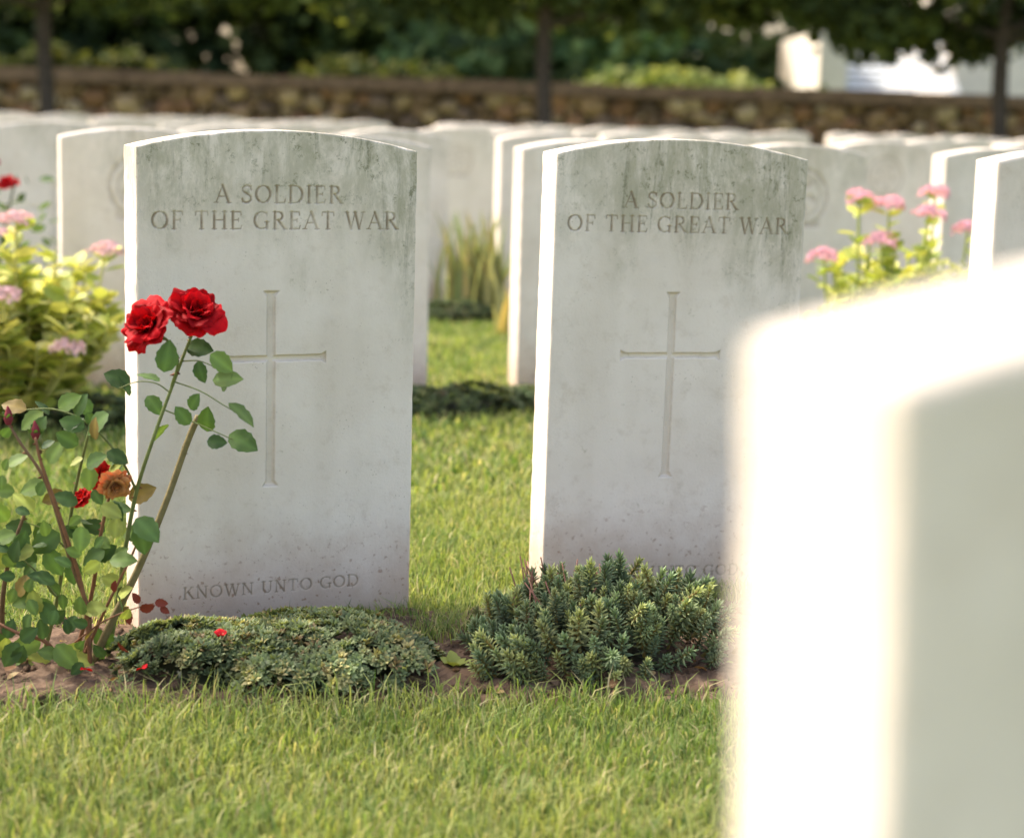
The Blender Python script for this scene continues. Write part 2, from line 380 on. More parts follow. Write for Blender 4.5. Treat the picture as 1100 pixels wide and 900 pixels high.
# ------------------------------------------------------------------ grass
def blades(n, x0, x1, y0, y1, h0, h1, w, seed, bed=True):
    r = np.random.default_rng(seed)
    x = r.uniform(x0, x1, n); y = r.uniform(y0, y1, n)
    if bed:
        inb = (y > bed_front(x)+np.abs(r.normal(0, .018, n))-.010) & (y < bed_back(x)+r.normal(0, .012, n)) & (r.random(n) > .006)
        x, y = x[~inb], y[~inb]
    keep = wob(x, y, 5, 77) > r.uniform(-2.4, -.2, len(x)); x, y = x[keep], y[keep]; n = len(x)
    h = r.uniform(h0, h1, n)*(1+.25*wob(x, y, 1.3, 5)); 
    if bed:
        d = np.minimum(np.abs(y-bed_back(x)), np.abs(y-bed_front(x))*2.2); h *= 1+.7*np.exp(-(d/.05)**2)*r.uniform(.0, 1, n)
    az = r.uniform(0, 6.283, n); lean = r.uniform(.1, 1.0, n)*h; ld = az+r.normal(0, .7, n)+1.57
    ww = w*r.uniform(.6, 1.3, n)
    wx, wy = np.cos(az)*ww, np.sin(az)*ww; lx, ly = np.cos(ld)*lean, np.sin(ld)*lean
    zz = np.zeros(n)
    V = np.stack([np.stack([x-wx, y-wy, zz-.003], -1), np.stack([x+wx, y+wy, zz-.003], -1),
                  np.stack([x+lx*.33-wx*.85, y+ly*.33-wy*.85, h*.55], -1), np.stack([x+lx*.33+wx*.85, y+ly*.33+wy*.85, h*.55], -1),
                  np.stack([x+lx, y+ly, h*(.95-.25*(lean/h))], -1)], 1)
    i = (np.arange(n)*5)[:, None]; F4 = i+np.array([[0, 1, 3, 2]]); F3 = i+np.array([[2, 3, 4]])
    g = np.array([.195, .285, .085]); yel = np.array([.36, .395, .15]); dk = np.array([.085, .155, .045]); dry = np.array([.55, .49, .30])
    a = np.clip(.45+.45*wob(x, y, .8, 61)+.3*wob(x, y, 3.5, 62)+r.normal(0, .3, n), 0, 1)[:, None]
    c = g*(1-a)+yel*a; q = r.random(n)[:, None]; c = np.where(q < .16, dk, c); c = np.where(q > .91, dry, c)
    c = c*r.uniform(.7, 1.25, (n, 1))
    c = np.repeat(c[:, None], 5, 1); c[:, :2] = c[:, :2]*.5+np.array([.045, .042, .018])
    return V.reshape(-1, 3), [F4, F3], c.reshape(-1, 3)
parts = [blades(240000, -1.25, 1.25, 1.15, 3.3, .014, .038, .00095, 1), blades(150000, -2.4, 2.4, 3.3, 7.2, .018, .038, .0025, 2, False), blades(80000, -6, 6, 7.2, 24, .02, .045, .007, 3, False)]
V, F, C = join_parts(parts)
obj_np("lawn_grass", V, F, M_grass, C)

# ------------------------------------------------------------------ leaf template
def leaf_template(n=9, wid=.31, fold=.16, curl=.18, serr=.06):
    V = []; F = []
    for i in range(n+1):
        t = i/n; w = wid*math.sin(math.pi*min(1, t**.8))**.75 if 0 < t < 1 else 0.004
        w *= 1+(serr if i % 2 else -serr)
        z = -curl*(t-.4)**2
        for sx in (-1, -.5, 0, .5, 1): V.append((sx*w, t, z+fold*abs(sx)*w+.03*math.sin(t*14+sx*2)*abs(sx)*w*2))
    for i in range(n):
        for j in range(4): a = i*5+j; F.append((a, a+1, a+6, a+5))
    return np.array(V), np.array(F)
LV, LF = leaf_template()
LSH = np.array([[1.0, .95, 1.35, .95, 1.0][i % 5] for i in range(len(LV))])
simpV = np.array([(0, 0, 0), (-.3, .35, .06), (.3, .35, .06), (-.26, .7, .04), (.26, .7, .04), (0, 1, -.05), (0, .5, -.03)], float)
simpF = np.array([(0, 2, 6), (0, 6, 1), (1, 6, 3), (6, 2, 4), (3, 6, 5), (6, 4, 5)])

# ------------------------------------------------------------------ cushion plants
def rosette_template(nl=10):
    parts = []
    for i in range(nl):
        ring = i/nl; az = i*2.4; el = .25+ring*1.0; L = 1-.45*ring
        d = np.array([math.cos(az)*math.cos(el), math.sin(az)*math.cos(el), math.sin(el)]); s = np.array([-math.sin(az), math.cos(az), 0]); nrm = np.cross(s, d)
        w = .2
        V = np.array([d*.05-s*.08, d*.05+s*.08, d*L*.55-s*w+nrm*-.06, d*L*.55+s*w+nrm*-.06, d*L*.55+nrm*.1*-1, d*L])
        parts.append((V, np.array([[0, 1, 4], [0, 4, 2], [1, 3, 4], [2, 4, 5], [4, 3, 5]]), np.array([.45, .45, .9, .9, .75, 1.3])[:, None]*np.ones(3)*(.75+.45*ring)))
    return join_parts(parts)
RV, RF, RC = rosette_template()
def cushion_pts(n, cx, cy, rx, ry, hgt, seed, rot=.2, bumpy=.22, skew=0):
    r = np.random.default_rng(seed); a = r.uniform(0, 6.283, n); q = np.sqrt(r.random(n))
    lim = 1+.13*np.sin(a*3+seed)+.08*np.sin(a*7+1)+.05*np.sin(a*13)
    ex, ey = np.cos(a)*q*lim, np.sin(a)*q*lim
    z = hgt*np.sqrt(np.clip(1-q**2.6, 0, 1))*(1+bumpy*wob(ex, ey, .9, seed))*(1+skew*np.clip(ex, -1, 1))+.008
    x = cx+(ex*rx)*math.cos(rot)-(ey*ry)*math.sin(rot); y = cy+(ex*rx)*math.sin(rot)+(ey*ry)*math.cos(rot)
    nrm = np.stack([ex*hgt/rx*1.6*q, ey*hgt/ry*1.6*q, np.ones(n)*.9], -1)
    return np.stack([x, y, z], -1), nrm
def base_mound(name, cx, cy, rx, ry, hgt, rot, parent, col):
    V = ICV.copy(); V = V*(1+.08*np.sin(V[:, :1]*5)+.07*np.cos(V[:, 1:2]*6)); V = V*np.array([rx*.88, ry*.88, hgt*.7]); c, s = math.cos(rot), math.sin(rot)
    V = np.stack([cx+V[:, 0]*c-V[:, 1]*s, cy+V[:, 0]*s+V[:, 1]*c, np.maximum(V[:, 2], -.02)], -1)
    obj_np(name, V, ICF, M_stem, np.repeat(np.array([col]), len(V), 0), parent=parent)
def sedum_cushion(name, cx, cy, rx, ry, hgt, n, seed, rot=.2, size=.0115, cols=None):
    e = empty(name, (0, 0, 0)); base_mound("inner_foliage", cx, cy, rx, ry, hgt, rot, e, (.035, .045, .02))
    P, N = cushion_pts(n, cx, cy, rx, ry, hgt, seed, rot)
    r = np.random.default_rng(seed); P[:, 2] += r.uniform(-.009, .006, n)
    N = N+r.normal(0, .3, (n, 3)); N /= np.linalg.norm(N, axis=1, keepdims=True)
    X = np.cross(N, r.normal(size=(n, 3))); X /= np.linalg.norm(X, axis=1, keepdims=True); R = np.stack([X, np.cross(N, X), N], 2)
    S = size*r.uniform(.55, 1.35, n)
    cols = cols or [(.24, .31, .16), (.32, .38, .19), (.19, .25, .13), (.48, .45, .21), (.28, .21, .11)]
    C = np.array(cols)[r.choice(len(cols), n, p=[.36, .27, .20, .11, .06])]*r.uniform(.7, 1.2, (n, 1))
    patch = (.82+.25*wob(P[:, 0], P[:, 1], 6, seed+9))[:, None]; C = C*np.clip(patch, .5, 1.3)
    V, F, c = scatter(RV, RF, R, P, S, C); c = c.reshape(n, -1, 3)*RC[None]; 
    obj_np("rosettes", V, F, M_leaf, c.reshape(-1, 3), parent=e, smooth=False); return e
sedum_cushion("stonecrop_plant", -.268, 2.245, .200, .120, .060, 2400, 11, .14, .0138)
for i, (x, y, w, h) in enumerate([(-.15, 4.3, .2, .05), (.08, 4.42, .13, .04), (.5, 4.75, .2, .06), (-.95, 4.0, .2, .05), (-.2, 6.3, .2, .05), (.9, 2.78, .15, .05)]):
    sedum_cushion("ground_cover_plant", x, y, w, .1, h, 420, 40+i, .3, .02, [(.12, .17, .08), (.17, .23, .11), (.09, .13, .06), (.22, .25, .11), (.15, .13, .08)])

def shoot_template(nn=44):
    parts = []; r = np.random.default_rng(9)
    V, F = tube([(0, 0, 0), (.03, 0, .5), (0, 0, 1)], [.045, .03], 5, 2)
    parts.append((V, fixtri(F), np.array([.9, .6, .45])))
    for i in range(nn):
        t = .12+.88*(i/nn)**.8; az = i*2.399; el = .2+1.0*max(0, t-.6)/.4; L = .30*(1-.2*t)*r.uniform(.85, 1.15)
        d = np.array([math.cos(az)*math.cos(el), math.sin(az)*math.cos(el), math.sin(el)]); s = np.array([-math.sin(az), math.cos(az), 0]); up = np.cross(d, s)
        o = np.array([0, 0, t]); w = .034
        V = np.array([o-s*w*.6, o+s*w*.6, o+up*w*.6, o+d*L*.6-s*w, o+d*L*.6+s*w, o+d*L*.6+up*w, o+d*L])
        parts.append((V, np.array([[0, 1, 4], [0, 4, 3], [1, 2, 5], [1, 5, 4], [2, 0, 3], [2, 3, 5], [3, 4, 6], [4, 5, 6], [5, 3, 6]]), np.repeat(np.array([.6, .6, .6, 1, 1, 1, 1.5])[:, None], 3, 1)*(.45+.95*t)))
    return join_parts(parts)
SV, SFc, SC = shoot_template()
def spruce_stonecrop(name, cx, cy, rx, ry, hgt, n, seed, rot=.3):
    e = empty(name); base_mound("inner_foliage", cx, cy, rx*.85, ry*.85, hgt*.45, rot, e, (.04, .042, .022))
    P, N = cushion_pts(n, cx, cy, rx, ry, hgt, seed, rot, .34, .36); r = np.random.default_rng(seed)
    N = N*np.array([1.1, 1.1, 1.1])+r.normal(0, .28, (n, 3)); N /= np.linalg.norm(N, axis=1, keepdims=True)
    S = .048*r.uniform(.55, 1.2, n); P = P-N*(S*.70)[:, None]; P[:, 2] = np.maximum(P[:, 2]+r.uniform(-.018, .022, n), .004)
    X = np.cross(N, r.normal(size=(n, 3))); X /= np.linalg.norm(X, axis=1, keepdims=True); R = np.stack([X, np.cross(N, X), N], 2)
    cols = np.array([(.17, .23, .13), (.23, .29, .155), (.135, .185, .105), (.32, .35, .16)]); C = cols[r.integers(0, 4, n)]*r.uniform(.7, 1.3, (n, 1))
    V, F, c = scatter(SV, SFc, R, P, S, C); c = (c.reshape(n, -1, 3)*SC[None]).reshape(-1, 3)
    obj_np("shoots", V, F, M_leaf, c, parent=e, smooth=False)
    parts = []
    for i in range(50):
        x = cx+r.uniform(-.6, .4)*rx; y = cy+r.uniform(-.2, .9)*ry; z = hgt*.45
        q = np.array([x+r.normal(0, .018), y+r.normal(0, .015), hgt+r.uniform(.01, .04)])
        V, F = tube([(x, y, z), ((x+q[0])/2+.003, y, (z+q[2])/2), q], [.0012, .0009], 5, 2); parts.append((V, fixtri(F), np.array([.34, .17, .12])))
    V, F, C = join_parts(parts); obj_np("dry_stalks", V, F, M_stem, C, parent=e)
    return e
spruce_stonecrop("spruce_stonecrop_plant", .112, 2.335, .170, .145, .076, 440, 15)

# ------------------------------------------------------------------ rose bush  (laid out from a flat sketch, 860 units = 1 m)
ca, sa = math.cos(math.radians(1.6)), math.sin(math.radians(1.6))
def sk(x, y, d=0.0):
    dx, dy = x-550, y-450; u = dx*ca+dy*sa; v = dy*ca-dx*sa
    Y = 2.24+d; al = math.radians(9.31)+math.atan(v/2000); Z = .7-Y*math.tan(al)
    return np.array([u/2000*(Y*.9868+(.7-Z)*.1618), Y, Z])
rose = empty("rose_bush", (0, 0, 0))
green = np.array([.19, .23, .08]); brown = np.array([.22, .14, .08]); redd = np.array([.27, .13, .07])
stems = [
 ([(92, 728, 0), (118, 672, .0), (148, 612, .01), (178, 540, .02), (200, 478, .03), (213, 447, .03)], [.0058, .0045, .0042], brown*.7+green*.45),
 ([(112, 722, .03), (124, 660, .02), (133, 600, .0), (146, 530, -.01), (165, 470, -.02), (183, 420, -.02), (196, 385, -.02), (209, 352, -.02)], [.0036, .0028, .0022, .0019], green),
 ([(184, 415, -.02), (191, 388, -.03), (180, 366, -.04), (165, 358, -.04)], [.0018, .0016], green),
 ([(75, 726, .02), (98, 640, .0), (108, 575, -.02), (118, 530, -.02)], [.003, .002], redd),
 ([(85, 726, 0), (96, 665, -.02), (75, 600, -.04), (50, 520, -.05), (22, 476, -.05), (9, 455, -.05)], [.0036, .0022, .0015], brown),
 ([(40, 728, .04), (60, 650, .04), (70, 590, .03), (82, 520, .02), (96, 462, .0)], [.0032, .0018], green),
 ([(98, 724, -.03), (90, 640, -.04), (66, 560, -.05), (45, 500, -.06), (38, 470, -.06)], [.003, .0016], redd),
 ([(8, 730, .0), (2, 660, .0), (10, 600, -.02), (28, 548, -.03)], [.004, .002], brown),
 ([(147, 528, -.01), (128, 490, -.02), (95, 455, -.03), (60, 440, -.03), (28, 440, -.03)], [.0017, .0009], green),
 ([(92, 700, -.02), (120, 640, -.03), (140, 600, -.03), (152, 570, -.03)], [.0022, .0012], redd),
 ([(70, 720, -.03), (50, 690, -.05), (20, 680, -.06), (-20, 660, -.05)], [.003, .0015], redd),
 ([(-30, 735, .02), (-50, 640, .0), (-30, 560, -.02), (-40, 480, 0)], [.004, .002], brown),
 ([(183, 422, -.02), (168, 412, -.03), (148, 410, -.03), (128, 417, -.03)], [.0009, .0006], green),
 ([(195, 388, -.02), (215, 388, -.03), (238, 398, -.03)], [.0009, .0006], green),
 ([(187, 410, -.02), (215, 420, -.03), (240, 435, -.04), (252, 442, -.04)], [.001, .0006], green),
 ([(176, 440, -.02), (205, 452, -.03), (232, 464, -.04), (250, 472, -.04)], [.001, .0006], green),
 ([(80, 690, -.02), (110, 668, -.04), (140, 655, -.05), (165, 648, -.05)], [.0012, .0007], redd),
 ([(60, 640, -.02), (35, 610, -.04), (10, 590, -.05)], [.0015, .0008], green),
 ([(72, 590, .0), (50, 570, -.02), (25, 560, -.03)], [.0012, .0007], green),
]
parts = []
for pl, rad, c in stems:
    V, F = tube([sk(*p) for p in pl], rad, 8, 6); parts.append((V, fixtri(F), c))
rt = np.random.default_rng(8)
for pl, rad, c in stems[:8]:
    for i in range(9):
        a = rt.integers(0, len(pl)-1); t = rt.random(); p = sk(*pl[a])*(1-t)+sk(*pl[a+1])*t; d = np.array([rt.choice([-1, 1])*.9, rt.normal(0, .5), .1]); d /= np.linalg.norm(d)
        L = .006; V = np.array([p+[0, 0, .0022], p-[0, 0, .0028], p+[0, .0012, 0], p-[0, .0012, 0], p+d*L-[0, 0, .002]])
        parts.append((V, np.array([[0, 2, 4], [2, 1, 4], [1, 3, 4], [3, 0, 4]]), np.array([.2, .09, .05])))
V, F, C = join_parts(parts); obj_np("stems", V, F, M_stem, C, parent=rose)
lv = [(176,400,34,80),(200,372,30,-5),(226,380,30,-40),(228,408,32,5),(212,388,24,-70),(246,432,36,-40),(222,464,30,85),(246,466,36,-25),(222,474,22,0),(204,456,24,130),
 (180,455,26,-130),(172,409,26,165),(140,412,30,160),(158,425,26,-50),(116,444,34,225),(140,425,24,120),(204,440,22,60),(238,420,22,60),
 (138,536,32,25),(146,556,36,-40),(150,562,34,-80),(112,545,30,-5),(122,552,26,-60),(64,572,36,215),(50,590,32,-60),(88,565,28,-90),(34,572,32,170),(36,550,30,140),(84,540,28,160),
 (48,520,30,200),(52,498,28,60),(60,692,34,-50),(44,690,34,190),(62,670,30,130),(40,660,28,100),(20,690,30,-120),(28,440,28,170),(46,442,30,-140),(62,438,28,30),(80,446,28,60),(96,446,26,120),(36,468,24,60),
 (92,500,28,30),(84,478,26,150),(70,530,26,200),(100,600,28,30),(60,625,30,160),(40,640,28,200),(12,600,30,190),(8,560,28,120),(110,620,24,-20),(18,640,28,60),(90,655,26,10),(30,705,30,-30),(75,705,28,-20),(8,500,24,30),(118,505,22,60)]
r = np.random.default_rng(19)
for i in range(84):
    lv.append((r.uniform(-110, 20) if i < 26 else r.uniform(0, 135), r.uniform(435, 715), r.uniform(14, 28), r.uniform(0, 360)))
for i in range(46):
    lv.append((r.uniform(-60, 118), r.uniform(560, 725), r.uniform(16, 30), r.uniform(0, 360)))
n = len(lv); P = []; D = []; S = []
for i, (x, y, L, a) in enumerate(lv):
    d = -.03+r.uniform(-.05, .04); P.append(sk(x, y, d)); aa = math.radians(a)
    D.append((math.cos(aa), r.uniform(-.45, .25), math.sin(aa))); S.append(L/860)
P = np.array(P); P[:, 2] = np.maximum(P[:, 2], .015); D = np.array(D); S = np.array(S)
R = frames(n, ((0.1, -.9, .75), .45), D)
cols = np.array([(.055, .105, .038), (.08, .145, .045), (.13, .205, .06), (.30, .35, .09), (.20, .15, .05)])
ci = r.choice(5, n, p=[.30, .27, .22, .17, .04]); ci[:18] = np.where(ci[:18] >= 3, 1, ci[:18])
C = cols[ci]*r.uniform(.8, 1.2, (n, 1))
V, F, c = scatter(LV, LF, R, P, np.stack([S*1.12, S, S], -1), C, LSH); obj_np("leaves", V, F, M_rosel, c, parent=rose)
rl = [(150,655,18,20),(166,647,15,0),(172,652,12,-30),(126,690,16,-40),(150,648,14,120),(137,655,16,-80),(122,636,14,80)]
P = np.array([sk(a, b, -.05) for a, b, _, _ in rl]); D = np.array([(math.cos(math.radians(q)), -.2, math.sin(math.radians(q))) for *_, q in rl])
V, F, c = scatter(LV, LF, frames(len(rl), ((0, -.8, .6), .4), D), P, np.array([q[2]/860 for q in rl]), np.array([(.17, .035, .025)]*len(rl))); obj_np("young_red_leaves", V, F, M_rosel, c, parent=rose)

def petal(L, W, a0, a1, cup, az, r0, seed, tip=1.0):
    r = np.random.default_rng(seed); m, k = 15, 13; u = np.linspace(-1, 1, m)[None]; t = np.linspace(0, 1, k)[:, None]
    ang = a0+(a1-a0)*t**1.8; dt = L/(k-1)
    rr = r0+np.cumsum(np.sin(ang), 0)*dt; zz = np.cumsum(np.cos(ang), 0)*dt
    wp = W*(np.sin(np.pi*np.clip(.10+.56*t, 0, 1))**.7); topc = 1-(.17*np.abs(u)**2.5+.045*np.cos(u*r.uniform(5, 9)+r.uniform(0, 6)))*t**3
    ph, f1 = r.uniform(0, 6.28), r.uniform(2.2, 4)
    ruf = .13*L*np.sin(u*f1+ph)*t**2+.06*L*np.sin(u*7+ph*2)*t**3+.014*L*np.sin(u*15+ph)*t**4
    X = u*wp+0*t; Rr = rr*topc-cup*(u**2)*wp*.8+ruf*np.cos(ang); Z = zz*topc-ruf*np.sin(ang)*.8+.0*u
    Z = Z + cup*.25*(u**2)*wp
    ca, sa = math.cos(az), math.sin(az)
    V = np.stack([Rr*ca-X*sa, Rr*sa+X*ca, Z], -1).reshape(-1, 3)
    idx = np.arange(m*k).reshape(k, m); F = np.stack([idx[:-1, :-1], idx[:-1, 1:], idx[1:, 1:], idx[1:, :-1]], -1).reshape(-1, 4)
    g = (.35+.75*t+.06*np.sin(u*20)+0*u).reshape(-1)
    return V, F, g
def rose_head(name, pos, axis, R, seed, col=(.50, .004, .010), parent=None, droop=0):
    r = np.random.default_rng(seed); parts = []
    for ring, (nn, a0, a1, Lf, Wf, r0) in enumerate([(5, .05, .3, .42, .22, .04), (6, .15, .65, .60, .31, .07), (7, .35, 1.1, .78, .40, .1), (7, .6, 1.5, .95, .48, .1), (8, .85, 1.9, 1.05, .52, .08)]):
        for i in range(nn):
            V, F, g = petal(R*Lf*r.uniform(.84, 1.12), R*Wf*r.uniform(.85, 1.15), a0+droop*ring*.1+r.normal(0, .08), a1+r.normal(0, .22)+droop*ring*.2, .5-.09*ring, i/nn*6.283+ring*.5+r.normal(0, .16), r0*R, int(r.integers(1e6)))
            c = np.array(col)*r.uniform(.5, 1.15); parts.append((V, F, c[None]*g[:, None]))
    V, F, C = join_parts(parts)
    z = np.array(axis, float); z /= np.linalg.norm(z); x = np.cross([.2, 1, .1], z); x /= np.linalg.norm(x); y = np.cross(z, x)
    V = V-np.array([0, 0, R*.25])
    V = V@np.stack([x, y, z])+np.array(pos)
    return obj_np(name, V, F, M_petal, C, parent=parent)
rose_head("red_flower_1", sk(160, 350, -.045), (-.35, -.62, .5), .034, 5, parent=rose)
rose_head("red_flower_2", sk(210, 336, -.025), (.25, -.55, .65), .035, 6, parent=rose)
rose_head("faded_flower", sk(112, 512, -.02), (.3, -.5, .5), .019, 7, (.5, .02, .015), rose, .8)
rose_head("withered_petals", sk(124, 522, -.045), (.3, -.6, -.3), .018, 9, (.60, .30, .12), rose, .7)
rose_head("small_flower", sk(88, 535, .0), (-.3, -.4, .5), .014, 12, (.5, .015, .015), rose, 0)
for nm, q in (("bud_1", (9, 446)), ("bud_2", (38, 462))):
    V, F = tube([sk(q[0], q[1]+10, -.05), sk(q[0], q[1]+4, -.05), sk(q[0], q[1]-2, -.05), sk(q[0]-1, q[1]-10, -.05)], [.003, .0058, .0045, .0008], 10, 5)
    obj_np(nm, V, fixtri(F), M_petal, np.repeat([[.26, .05, .07]], len(V), 0), parent=rose)
P = []; D = []
for q in ((163, 362, -.045), (209, 350, -.025), (9, 453, -.05), (38, 470, -.05)):
    for i in range(5): P.append(sk(*q)); D.append((math.cos(i*1.256), math.sin(i*1.256), -.1 if q[0] > 40 else 1.2))
V, F, c = scatter(LV, LF, frames(len(P), ((0, 0, 1), .2), np.array(D, float)), np.array(P), np.stack([np.full(len(P), .010), np.full(len(P), .016), np.full(len(P), .016)], -1), np.repeat([[.07, .13, .04]], len(P), 0)); obj_np("sepals", V, F, M_rosel, c, parent=rose)
parts = []
for i, (x, y, z) in enumerate([(-.352, 2.19, .062), (-.345, 2.185, .064), (-.50, 2.165, .022), (-.44, 2.15, .03)]):
    V, F, g = petal(.013, .008, .9, 1.5, .4, i*2.0, 0, 90+i); parts.append((V+np.array([x, y, z]), F, np.array([.6, .01, .02])[None]*g[:, None]))
V, F, C = join_parts(parts); obj_np("fallen_petals", V, F, M_petal, C, parent=rose)
n = 150; px = rng.uniform(-1.1, .5, n); py = bed_front(px)+rng.uniform(.0, .25, n)
V, F, c = scatter(LV, LF, frames(n, ((0, 0, 1), .4), np.stack([rng.normal(size=n), rng.normal(size=n), rng.uniform(0, .5, n)], -1)), np.stack([px, py, np.full(n, .018)], -1), rng.uniform(.008, .02, n), np.array([(.26, .15, .08), (.16, .24, .07), (.35, .26, .13)])[rng.integers(0, 3, n)])
obj_np("leaf_litter", V, F, M_leaf, c, parent=soil)
D = np.array([(math.cos(a), math.sin(a)*.8, .55) for a in np.linspace(0, 6.28, 8)[:-1]])
V, F, c = scatter(LV, LF, frames(7, ((0, 0, 1), .2), D), np.repeat([[-.062, 2.25, .014]], 7, 0), np.array([.028, .02, .03, .024, .02, .028, .022]), np.repeat([[.28, .34, .09]], 7, 0)*rng.uniform(.8, 1.2, (7, 1)))
obj_np("weed_plant", V, F, M_leaf, c)

# ------------------------------------------------------------------ flowering showy stonecrop clumps
def flowering_clump(name, cx, cy, rad, hgt, nst, heads, lc, seed, hc=(.80, .60, .64), nl=26, ls=1.25, hr=.038):
    e = empty(name); r = np.random.default_rng(seed); parts = []; LP = []; LD = []; LS = []
    tips = [np.array(h, float) for h in heads]
    for i in range(nst):
        a = r.uniform(0, 6.28); q = math.sqrt(r.random())*rad
        tips.append(np.array([cx+math.cos(a)*q, cy+math.sin(a)*q, hgt*r.uniform(.5, .97)*(1-.3*(q/rad)**2)]))
    for tp in tips:
        b = np.array([cx+(tp[0]-cx)*.45, cy+(tp[1]-cy)*.45, 0]); mid = (b+tp)/2+np.array([(tp[0]-cx)*.15, 0, .03])
        V, F = tube([b, mid, tp], [.004, .003], 6, 4); parts.append((V, fixtri(F), np.array(lc[0])*.9))
        for k in range(nl):
            t = r.uniform(.1, .98); p = b*(1-t)+tp*t+(mid-(b+tp)/2)*4*t*(1-t)*.8; az = r.uniform(0, 6.28)
            LP.append(p); LD.append((math.cos(az), math.sin(az), r.uniform(.1, .9))); LS.append(r.uniform(.03, .06)*(1.15-.35*t)*ls)
    V, F, C = join_parts(parts); obj_np("stalks", V, F, M_stem, C, parent=e)
    n = len(LP); C = np.array(lc)[r.integers(0, len(lc), n)]*r.uniform(.8, 1.2, (n, 1))
    V, F, c = scatter(simpV, simpF, frames(n, ((0, 0, 1), .3), np.array(LD)), np.array(LP), np.array(LS), C); obj_np("leaves", V, F, M_leaf, c, parent=e)
    hp = []; 
    for h in heads:
        for k in range(110):
            a = r.uniform(0, 6.28); q = math.sqrt(r.random())*hr*(1+.2*math.sin(a*3+h[0]*50)); hp.append((h[0]+math.cos(a)*q, h[1]+math.sin(a)*q, h[2]+.016*(1-(q/hr)**2)+r.uniform(-.006, .006)))
    n = len(hp); V, F, c = scatter(RV, RF, frames(n, ((0, 1, 0), .3), np.repeat([[1., 0, 0]], n, 0)+r.normal(0, .3, (n, 3))), np.array(hp), r.uniform(.006, .011, n), np.array(hc)*r.uniform(.8, 1.2, (n, 1)))
    obj_np("flower_heads", V, F, M_pink, c, parent=e); return e
yl = [(.62, .62, .22), (.72, .70, .30), (.50, .55, .17), (.34, .42, .11)]
flowering_clump("flowering_stonecrop", -1.15, 4.02, .28, .44, 120, [(-1.06, 3.95, .445), (-1.10, 3.85, .43), (-.905, 4.1, .375), (-.93, 3.85, .19), (-1.2, 4, .46), (-1.05, 3.8, .30), (-1.1, 3.75, .25)], yl, 51)
gl = [(.42, .49, .13), (.55, .58, .19), (.28, .37, .10), (.62, .62, .25)]
flowering_clump("flowering_stonecrop", .93, 4.45, .24, .48, 95, [(.80, 4.4, .525), (.872, 4.4, .512), (.99, 4.45, .54), (1.072, 4.45, .455), (.85, 4.35, .43), (.725, 4.4, .385), (.955, 4.35, .495)], gl, 52, (.84, .55, .64), 22, 1.2, .036)
def strap_clump(name, cx, cy, w, h, n, seed, col):
    e = empty(name); r = np.random.default_rng(seed); parts = []
    for i in range(n):
        x, y = cx+r.normal(0, w*.45), cy+r.normal(0, w*.3); H = h*r.uniform(.6, 1.05); lx, ly = r.normal(0, .16)*H, r.normal(0, .14)*H; a = r.uniform(0, 3.14); ww = r.uniform(.006, .011)
        t = np.linspace(0, 1, 7); cxs = x+lx*t**2; cys = y+ly*t**2; zs = H*t-.12*H*t**3; wd = ww*(1-t**3)
        V = np.vstack([np.stack([cxs-math.cos(a)*wd, cys-math.sin(a)*wd, zs], -1), np.stack([cxs+math.cos(a)*wd, cys+math.sin(a)*wd, zs], -1)])
        F = np.array([(k, k+7, k+8, k+1) for k in range(6)]); parts.append((V, F, np.array(col)*r.uniform(.6, 1.4)*np.array([r.uniform(.9, 1.5), 1, 1])))
    V, F, C = join_parts(parts); obj_np("leaves", V, F, M_leaf, C, parent=e)
strap_clump("iris_plant", -.12, 6.35, .13, .42, 85, 61, (.27, .33, .17))
strap_clump("iris_plant", .02, 5.9, .08, .2, 25, 62, (.27, .31, .15))
def small_rose(name, x, y):
    e = empty(name); r = np.random.default_rng(5); n = 260
    P = np.stack([x+r.normal(0, .12, n), y+r.normal(0, .12, n), r.uniform(.05, .50, n)], -1)
    V, F, c = scatter(simpV, simpF, frames(n, ((0, 0, 1), .5)), P, r.uniform(.03, .05, n), np.array([.09, .15, .06])*r.uniform(.7, 1.5, (n, 1))); obj_np("leaves", V, F, M_leaf, c, parent=e)
    for i in range(4):
        V, F = tube([(x, y, 0), (x+(i-1.5)*.03, y, .3), (x+(i-1.5)*.06, y, .50)], [.005, .003], 6, 4); obj_np("stem", V, fixtri(F), M_stem, np.repeat([[.1, .12, .05]], len(V), 0), parent=e)
        rose_head("flower", (x+(i-1.5)*.05, y-.03, .53-.05*(i % 2)), (0, -.5, .8), .026, 30+i, parent=e)
small_rose("rose_bush", -1.43, 5.0)

# ------------------------------------------------------------------ rubble wall
def box(name, x0, x1, y0, y1, z0, z1, mat, parent=None, bev=0):
    bm = bmesh.new(); bmesh.ops.create_cube(bm, size=1)
    for v in bm.verts: v.co = ((x0+x1)/2+v.co.x*(x1-x0), (y0+y1)/2+v.co.y*(y1-y0), (z0+z1)/2+v.co.z*(z1-z0))
    if bev: bmesh.ops.bevel(bm, geom=bm.edges[:], offset=bev, segments=2, affect='EDGES')
    me = bpy.data.meshes.new(name); bm.to_mesh(me); bm.free(); me.materials.append(mat); o = link(bpy.data.objects.new(name, me))
    if parent: o.parent = parent
    return o
M_mortar = flat_material("mortar", (.14, .105, .075), (.06, .045, .035), 12)
M_cope = flat_material("coping", (.29, .21, .17), (.20, .145, .12), 6)
wall = empty("stone_wall"); WY = 24
box("core", -22, 22, WY, WY+.4, 0, .93, M_mortar, wall)
for i in range(-22, 22): box("coping", i+.005, i+.995, WY-.12, WY+.5, .932, 1.10+.012*math.sin(i*5), M_cope, wall, .012)
r = np.random.default_rng(90); P = []; S = []
